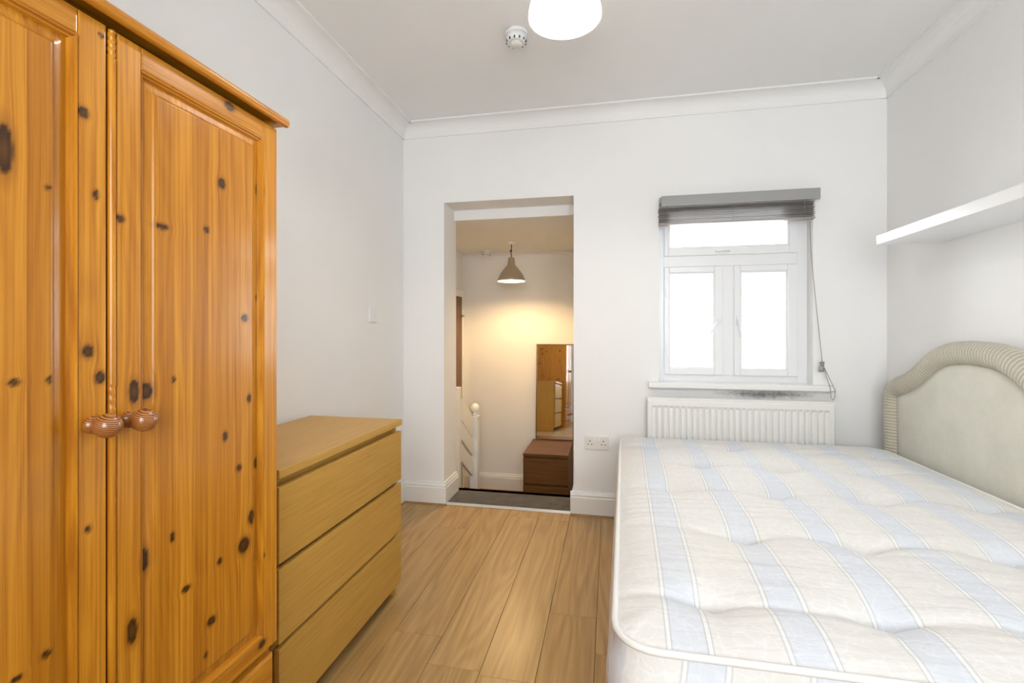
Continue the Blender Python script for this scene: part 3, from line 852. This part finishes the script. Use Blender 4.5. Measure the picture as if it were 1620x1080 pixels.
# ------------------------------------------------------------------ bed: base, mattress
MX0, MX1, MY0, MY1 = .012, 1.408, .968, 2.872
MZ0, MZ1 = .305, .548
SH = .030
bb = thing('divan_base', 'beige fabric divan base under the striped mattress', 'bed base', (.73, 1.92, 0))
MB().box(MX0 + .10, MX1 - .012, MY0 + .03, MY1 - .03, .045, MZ0).build('base_body', 'divan', bb, .012)
for x_ in (.20, 1.32):
    for y_ in (1.08, 1.92, 2.76):
        MB().lathe([(.018, 0), (.022, .004), (.022, .030), (.012, .034), (.012, .046)], (x_, y_, 0), 'Z', 16).build('castor_foot', 'black', bb)

mt = thing('mattress', 'double mattress in pale blue and cream striped ticking', 'mattress', (.73, 1.92, MZ0))
hx, hy = (MX1 - MX0) / 2, (MY1 - MY0) / 2
mcx, mcy = (MX0 + MX1) / 2, (MY0 + MY1) / 2
RC = .085
def outline(px_, py_, grow=0.0):
    """unit-square boundary point -> rounded mattress outline (left edge drifts inward towards the window)"""
    X_, Y_ = px_ * (hx + grow), py_ * (hy + grow); r = RC + grow
    cx, cy = hx + grow - r, hy + grow - r
    if abs(X_) > cx and abs(Y_) > cy:
        d = Vector((abs(X_) - cx, abs(Y_) - cy)); m_ = max(d.x, d.y) / r
        d = d.normalized() * r * m_
        X_, Y_ = math.copysign(cx + d.x, X_), math.copysign(cy + d.y, Y_)
    X_ += mcx; Y_ += mcy
    t = (Y_ - MY0) / (MY1 - MY0); k = (MX1 - X_) / (MX1 - MX0)
    return X_ + .055 * t * k, Y_
tufts = []
for row, yv in enumerate((1.165, 1.525, 1.935, 2.285, 2.645)):
    if row % 2 == 0: xs = [.222, .570, .915, 1.235]
    else: xs = [.375, .695, 1.02]
    tufts += [(x_ + .02 * (yv - 1), yv + random.uniform(-.012, .012)) for x_ in xs]
def topz(x_, y_, m_):
    e = max(0.0, (1 - m_))
    z = MZ1 + .030 * (1 - math.exp(-e * 14)) + .006 * (1 - m_ * m_)
    for tx, ty in tufts:
        dx, dy = x_ - tx, y_ - ty
        q = math.hypot(dx, dy)
        if q < .36:
            z -= .042 * math.exp(-(q / .055)) * (1 if e > .03 else e / .03)
            # creases running sideways from each tuft
            z -= .023 * math.exp(-abs(dy + .12 * abs(dx) * math.sin(tx * 40 + ty * 9)) / .021) * math.exp(-(abs(dx) / .17) ** 2) * min(1, e / .06)
            z -= .006 * math.exp(-abs(dx) / .022) * math.exp(-(abs(dy) / .13) ** 2) * min(1, e / .06)
    wz = math.exp(-((y_ - 1.74) / .14) ** 2) * max(0, 1 - x_ / .85) * min(1, e / .05)
    z += wz * .0035 * math.sin(2 * PI * (y_ / .045 + .35 * mnoise.noise(Vector((x_ * 3, y_ * 4, 1.0)))))
    z += .0035 * mnoise.noise(Vector((x_ * 5, y_ * 16, 3.1))) * min(1, e / .08) + .002 * mnoise.noise(Vector((x_ * 12, y_ * 40, 7.7))) * min(1, e / .08)
    return z
NX, NY = 150, 200
me_ = MB(); uvs = []
def edge_dense(i, n):                       # denser rows near the rim
    t = 2 * i / n - 1
    return math.copysign(1 - (1 - abs(t)) ** 1.12, t)
for j in range(NY + 1):
    for i in range(NX + 1):
        s_, t_ = edge_dense(i, NX), edge_dense(j, NY)
        m_ = max(abs(s_), abs(t_))
        if m_ < 1e-6: X_, Y_ = outline(0, 0)
        else:
            # blend: inside use plain grid, near the rim follow the rounded outline
            bx, by = outline(s_ / m_, t_ / m_)
            ox, oy = outline(0, 0)
            gx, gy = mcx + s_ * hx, mcy + t_ * hy
            tt = (gy - MY0) / (MY1 - MY0); kk = (MX1 - gx) / (MX1 - MX0); gx += .055 * tt * kk
            rx, ry = ox + (bx - ox) * m_, oy + (by - oy) * m_
            X_, Y_ = outline(s_, t_)
        me_.v.append((X_, Y_, topz(X_, Y_, m_ if m_ > 1e-6 else 0)))
for j in range(NY):
    for i in range(NX):
        me_.sm.add(len(me_.f)); me_.f.append((j * (NX + 1) + i, j * (NX + 1) + i + 1, (j + 1) * (NX + 1) + i + 1, (j + 1) * (NX + 1) + i))
tp = me_.build('quilted_top', 'tick', mt, smooth=True)
uvl = tp.data.uv_layers.new(name='stripe')
ml = mt.location
for lp in tp.data.loops:
    p = tp.data.vertices[lp.vertex_index].co + ml
    uvl.data[lp.index].uv = (p.x - .032 * (p.y - 1.0), p.y)
# border: sides with bulge
loop = []
nside = 64
for k in range(nside): loop.append((-1 + 2 * k / nside, -1))
for k in range(nside): loop.append((1, -1 + 2 * k / nside))
for k in range(nside): loop.append((1 - 2 * k / nside, 1))
for k in range(nside): loop.append((-1, 1 - 2 * k / nside))
def ringpts(grow, zf):
    return [(*outline(a, b_, grow), zf) for a, b_ in loop]
bd = MB(); lev = 12
arc = [0.0]
base_ring = ringpts(0, 0)
for k in range(1, len(base_ring) + 1):
    arc.append(arc[-1] + math.dist(base_ring[k % len(base_ring)], base_ring[k - 1]))
for l in range(lev + 1):
    t = l / lev; zz = MZ0 + .002 + (MZ1 - MZ0 - .004) * t
    for k, (a, b_) in enumerate(loop):
        g = .004 + .018 * math.sin(PI * t) ** .7 + .003 * mnoise.noise(Vector((a * 7, b_ * 7, t * 5)))
        if t > .75: g -= .006 * math.sin((t - .75) * 4 * PI)
        X_, Y_ = outline(a, b_, g); bd.v.append((X_, Y_, zz))
nl = len(loop)
for l in range(lev):
    for k in range(nl):
        bd.sm.add(len(bd.f)); bd.f.append((l * nl + k, l * nl + (k + 1) % nl, (l + 1) * nl + (k + 1) % nl, (l + 1) * nl + k))
bd.f.append(tuple(reversed(range(nl))))
bo = bd.build('border', 'tickb', mt)
uvl = bo.data.uv_layers.new(name='stripe')
for poly in bo.data.polygons:
    ks = [bo.data.loops[li].vertex_index % nl for li in poly.loop_indices]
    wrap = max(ks) - min(ks) > nl // 2
    for li, k in zip(poly.loop_indices, ks):
        uvl.data[li].uv = (arc[nl] if (wrap and k == 0) else arc[k], 0)
MB().tube(ringpts(.004, MZ1 - .001), .0075, 8, True).build('piping', 'piping', mt)
MB().tube(ringpts(.004, MZ0 + .007), .0065, 8, True).build('piping', 'piping', mt)
for tx, ty in tufts:
    MB().lathe([(.001, -.002), (.007, -.001), (.008, .002), (.004, .005), (.001, .006)], (tx, ty, topz(tx, ty, .5) - .002), 'Z', 10).build('tuft_button', 'button', mt)

# ------------------------------------------------------------------ headboard
HYC = 2.322
hb = thing('headboard', 'pale green padded headboard with ruched beige rolled edge', 'headboard', (1.49, HYC, 0))
half = [(.562, .30), (.566, .50), (.570, .72), (.572, .80), (.566, .845), (.540, .874), (.500, .890), (.44, .910), (.37, .945), (.30, .990), (.234, 1.032), (.17, 1.060), (.10, 1.074), (0, 1.079)]
def smooth_path(pts, n):
    # Catmull-Rom, then even arc length
    P = [Vector((p[0], p[1])) for p in pts]; out = []
    for i in range(len(P) - 1):
        p0, p1, p2, p3 = P[max(i - 1, 0)], P[i], P[i + 1], P[min(i + 2, len(P) - 1)]
        for k in range(24):
            t = k / 24
            out.append(.5 * ((2 * p1) + (-p0 + p2) * t + (2 * p0 - 5 * p1 + 4 * p2 - p3) * t * t + (-p0 + 3 * p1 - 3 * p2 + p3) * t ** 3))
    out.append(P[-1])
    ac_ = [0]
    for i in range(1, len(out)): ac_.append(ac_[-1] + (out[i] - out[i - 1]).length)
    res = []; j = 0
    for k in range(n + 1):
        s_ = ac_[-1] * k / n
        while j < len(ac_) - 2 and ac_[j + 1] < s_: j += 1
        t = (s_ - ac_[j]) / max(1e-9, ac_[j + 1] - ac_[j]); res.append(out[j].lerp(out[j + 1], t))
    return res, ac_[-1]
full = [(y_, z_) for y_, z_ in half] + [(-y_, z_) for y_, z_ in half[-2::-1]]
path, plen = smooth_path(full, 620)
rl = MB(); na = 18; RX = 1.489
for i, p in enumerate(path):
    t = (path[min(i + 1, len(path) - 1)] - path[max(i - 1, 0)]).normalized(); nrm = Vector((t.y, -t.x))
    s_ = plen * i / 620
    for k in range(na):
        a = 2 * PI * k / na
        wob = s_ + .006 * math.sin(a * 1.0 + .7) + .003 * mnoise.noise(Vector((s_ * 9, a, 0)))
        r = .0530 - .0024 * (.5 + .5 * math.sin(2 * PI * wob / .016)) - .0012 * math.sin(2 * PI * wob / .0087 + a)
        q = p + nrm * (r * math.cos(a))
        rl.v.append((RX + r * .96 * math.sin(a), HYC + q.x, q.y))
for i in range(620):
    for k in range(na):
        rl.sm.add(len(rl.f)); rl.f.append((i * na + k, i * na + (k + 1) % na, (i + 1) * na + (k + 1) % na, (i + 1) * na + k))
rl.f.append(tuple(range(na))); rl.f.append(tuple(620 * na + k for k in reversed(range(na))))
ro = rl.build('rolled_edge', 'ruche', hb)
uvl = ro.data.uv_layers.new(name='run')
for lp in ro.data.loops:
    uvl.data[lp.index].uv = (plen * (lp.vertex_index // na) / 620 + .006 * math.sin(2 * PI * (lp.vertex_index % na) / na + .7), 0)
# padded panel inside the roll
pp_ = MB(); NR = 14
inner = []
for i in range(0, 621, 5):
    p = path[i]; t = (path[min(i + 1, 620)] - path[max(i - 1, 0)]).normalized(); nrm = Vector((t.y, -t.x))
    c1 = p + nrm * .045; c2 = p - nrm * .045
    cen = Vector((0, .6)); inner.append(c1 if (c1 - cen).length < (c2 - cen).length else c2)
inner = inner + [Vector((x_, .30)) for x_ in [-.5 + .05 * k for k in range(1, 20)]]
cen = Vector((0, .65)); ni = len(inner)
for r in range(NR + 1):
    q = 1 - r / NR
    for p in inner:
        c_ = cen + (p - cen) * q
        pp_.v.append((RX - .018 - .020 * (1 - q ** 6), HYC + c_.x, c_.y))
for r in range(NR):
    for k in range(ni):
        pp_.sm.add(len(pp_.f)); pp_.f.append((r * ni + k, r * ni + (k + 1) % ni, (r + 1) * ni + (k + 1) % ni, (r + 1) * ni + k))
b = len(pp_.v)
for p in inner: pp_.v.append((XR - .006, HYC + p.x, p.y))
for k in range(ni): pp_.f.append((k, b + k, b + (k + 1) % ni, (k + 1) % ni))
pp_.f.append(tuple(b + k for k in range(ni)))
pn = pp_.build('padded_panel', 'velvet', hb)
for y_ in (HYC - .35, HYC + .35):
    MB().box(1.478, 1.512, y_ - .03, y_ + .03, 0, .33).build('leg', 'beadwood', hb, .002)

# ------------------------------------------------------------------ shelf
shf = MB().box(1.274, XR, 1.44, 2.636, 1.593, 1.638)
tag(shf.build('wall_shelf', 'pvc', None, .002), 'long thick white floating shelf above the headboard', 'shelf')

# ------------------------------------------------------------------ radiator
rd = thing('radiator', 'white panel radiator with vertical flutes under the window sill', 'radiator', (.734, 3.0, .17))
RX0_, RX1_, RZ0_, RZ1_ = .224, 1.244, .170, .762; RY = D - .095
nfl = 29; pit = (1.218 - .246) / nfl
xs = [RX0_, RX0_ + .006, .240]
for k in range(nfl):
    x_ = .246 + k * pit
    xs += [x_, x_ + pit * .12, x_ + pit * .3, x_ + pit * .5, x_ + pit * .7, x_ + pit * .88]
xs += [1.218, 1.228, RX1_ - .006, RX1_]
zs = [RZ0_, RZ0_ + .008, RZ0_ + .030, RZ0_ + .046, RZ1_ - .050, RZ1_ - .034, RZ1_ - .010, RZ1_]
rp = MB()
for z_ in zs:
    for x_ in xs:
        d_ = 0.0
        if .246 < x_ < 1.218 and RZ0_ + .04 < z_ < RZ1_ - .045:
            t = ((x_ - .246) / pit) % 1.0
            d_ = .0095 * min(1, max(0, (.5 - abs(t - .5)) * 5 - .1))
        e = .006 if (x_ in (RX0_, RX1_) or z_ in (RZ0_, RZ1_)) else 0
        rp.v.append((x_, RY + d_ + e, z_))
n = len(xs)
for j in range(len(zs) - 1):
    for i in range(n - 1): rp.f.append((j * n + i, j * n + i + 1, (j + 1) * n + i + 1, (j + 1) * n + i))
ring = [i for i in range(n)] + [j * n + n - 1 for j in range(1, len(zs))] + [(len(zs) - 1) * n + i for i in range(n - 2, -1, -1)] + [j * n for j in range(len(zs) - 2, 0, -1)]
b = len(rp.v)
for r in ring: rp.v.append((rp.v[r][0], RY + .022, rp.v[r][2]))
for k in range(len(ring)): rp.f.append((ring[k], ring[(k + 1) % len(ring)], b + (k + 1) % len(ring), b + k))
rp.f.append(tuple(b + k for k in range(len(ring))))
rp.build('front_panel', 'rad', rd)
cv = MB()
zigs = 84
pts = []
for k in range(zigs + 1):
    x_ = RX0_ + .02 + (RX1_ - RX0_ - .04) * k / zigs
    cv.box(x_ - .0016, x_ + .0016, RY + .023, RY + .068, RZ0_ + .03, RZ1_ + .004)
cv.build('convector_fins', 'rad', rd)
MB().box(RX0_ + .004, RX1_ - .004, RY + .068, RY + .072, RZ0_ + .01, RZ1_ - .004).build('back_plate', 'rad', rd)
gt = MB()
gt.box(RX0_ + .004, RX1_ - .004, RY + .022, RY + .027, RZ1_ - .002, RZ1_ + .010).box(RX0_ + .004, RX1_ - .004, RY + .066, RY + .072, RZ1_ - .004, RZ1_ + .010)
gt.build('top_grille', 'rad', rd)
for x_ in (RX0_ + .05, RX1_ - .05):
    MB().box(x_ - .015, x_ + .015, RY + .072, D - .001, .30, .33).build('bracket', 'rad', rd)
MB().tube([(RX0_ + .02, RY + .05, RZ0_ + .03), (RX0_ - .03, RY + .05, RZ0_ + .03), (RX0_ - .035, RY + .05, RZ0_ + .02), (RX0_ - .035, RY + .05, 0.001)], .008, 10).build('pipe', 'rad', rd)
MB().lathe([(.012, 0), (.016, .004), (.016, .05), (.012, .055)], (RX0_ - .035, RY + .05, RZ0_ + .03), 'Z', 14).build('valve', 'pvc', rd)

# ------------------------------------------------------------------ venetian blind, drawn up
vb = thing('venetian_blind', 'raised grey wooden venetian blind above the window', 'blind', (.73, D - .03, 1.93))
MB().box(.308, 1.178, D - .070, D - .058, 1.928, 1.992).box(.300, 1.172, D - .058, D - .001, 1.950, 1.988).build('head_rail', 'grey', vb, .002)
for k in range(9):
    z_ = 1.925 - k * .0104
    dx = random.uniform(-.003, .003)
    o = MB().box(.296 + dx, 1.157 + dx, D - .054, D - .004, z_ - .0028, z_).build('slat', 'slat', vb, .0008, seg=1)
MB().box(.296, 1.157, D - .054, D - .004, 1.822, 1.832).build('bottom_rail', 'slat', vb, .002)
for x_ in (.345, .715, 1.10):
    MB().tube([(x_, D - .0555, 1.93), (x_, D - .0555, 1.86), (x_, D - .0555, 1.822)], .0012, 6).build('ladder_cord', 'cord', vb)
MB().tube([(.352, D - .052, 1.825), (.353, D - .045, 1.50), (.353, D - .04, 1.20)], .0008, 6).build('tilt_cord', 'pvc', vb)
# lift cord with toggle, hooked at the end of the sill
c0 = (1.128, D - .052, 1.83); c1 = (1.196, D - .045, .995)
MB().tube([c0, (1.137, D - .050, 1.60), (1.165, D - .048, 1.30), c1], .0018, 6).build('lift_cord', 'cord', vb)
tg = MB().lathe([(.004, .034), (.009, .032), (.013, .022), (.013, -.004), (.006, -.006), (.001, -.006)], (1.192, D - .042, .945), 'Z', 14)
tg.build('cord_toggle', 'grey', vb)
kn = []
for k in range(40):
    a = k * 1.3
    kn.append((1.196 + .012 * math.cos(a) * math.sin(k * .7), D - .044 + .010 * math.sin(a), .985 + .012 * math.cos(k * .9)))
MB().tube(kn, .0022, 6).build('cord_knot', 'cord', vb)
MB().tube([(1.204, D - .046, .965), (1.212, D - .06, .91), (1.222, D - .078, .862), (1.224, D - .0815, .83), (1.226, D - .0815, .80), (1.236, D - .0815, .783), (1.246, D - .0815, .80), (1.247, D - .0815, .84), (1.238, D - .079, .862), (1.222, D - .055, .92), (1.206, D - .046, .965)], .0018, 6).build('cord_loop', 'cord', vb)

# ------------------------------------------------------------------ socket and switch
so = thing('double_socket', 'white double power socket on the wall beside the doorway', 'socket', (-.080, D, .466))
MB().box(-.153, -.007, D - .010, D, .423, .509).build('face_plate', 'plastic', so, .003)
def slot(x0, x1, z0, z1): MB().box(x0, x1, D - .0106, D - .009, z0, z1).build('pin_slot', 'black', so)
for cx in (-.122, -.038):
    slot(cx - .0025, cx + .0025, .471, .481); slot(cx - .015, cx - .007, .453, .458); slot(cx + .007, cx + .015, .453, .458)
for cx in (-.092, -.068):
    MB().box(cx - .006, cx + .006, D - .0135, D - .009, .478, .496).build('rocker', 'pvc', so, .001)
sw = thing('light_switch', 'white light switch plate on the wall above the oak chest', 'switch', (XL, 2.635, 1.27))
MB().box(XL, XL + .010, 2.592, 2.678, 1.228, 1.314).build('face_plate', 'pvc', sw, .003)
MB().box(XL + .009, XL + .014, 2.627, 2.643, 1.256, 1.286).build('rocker', 'pvc', sw, .002)
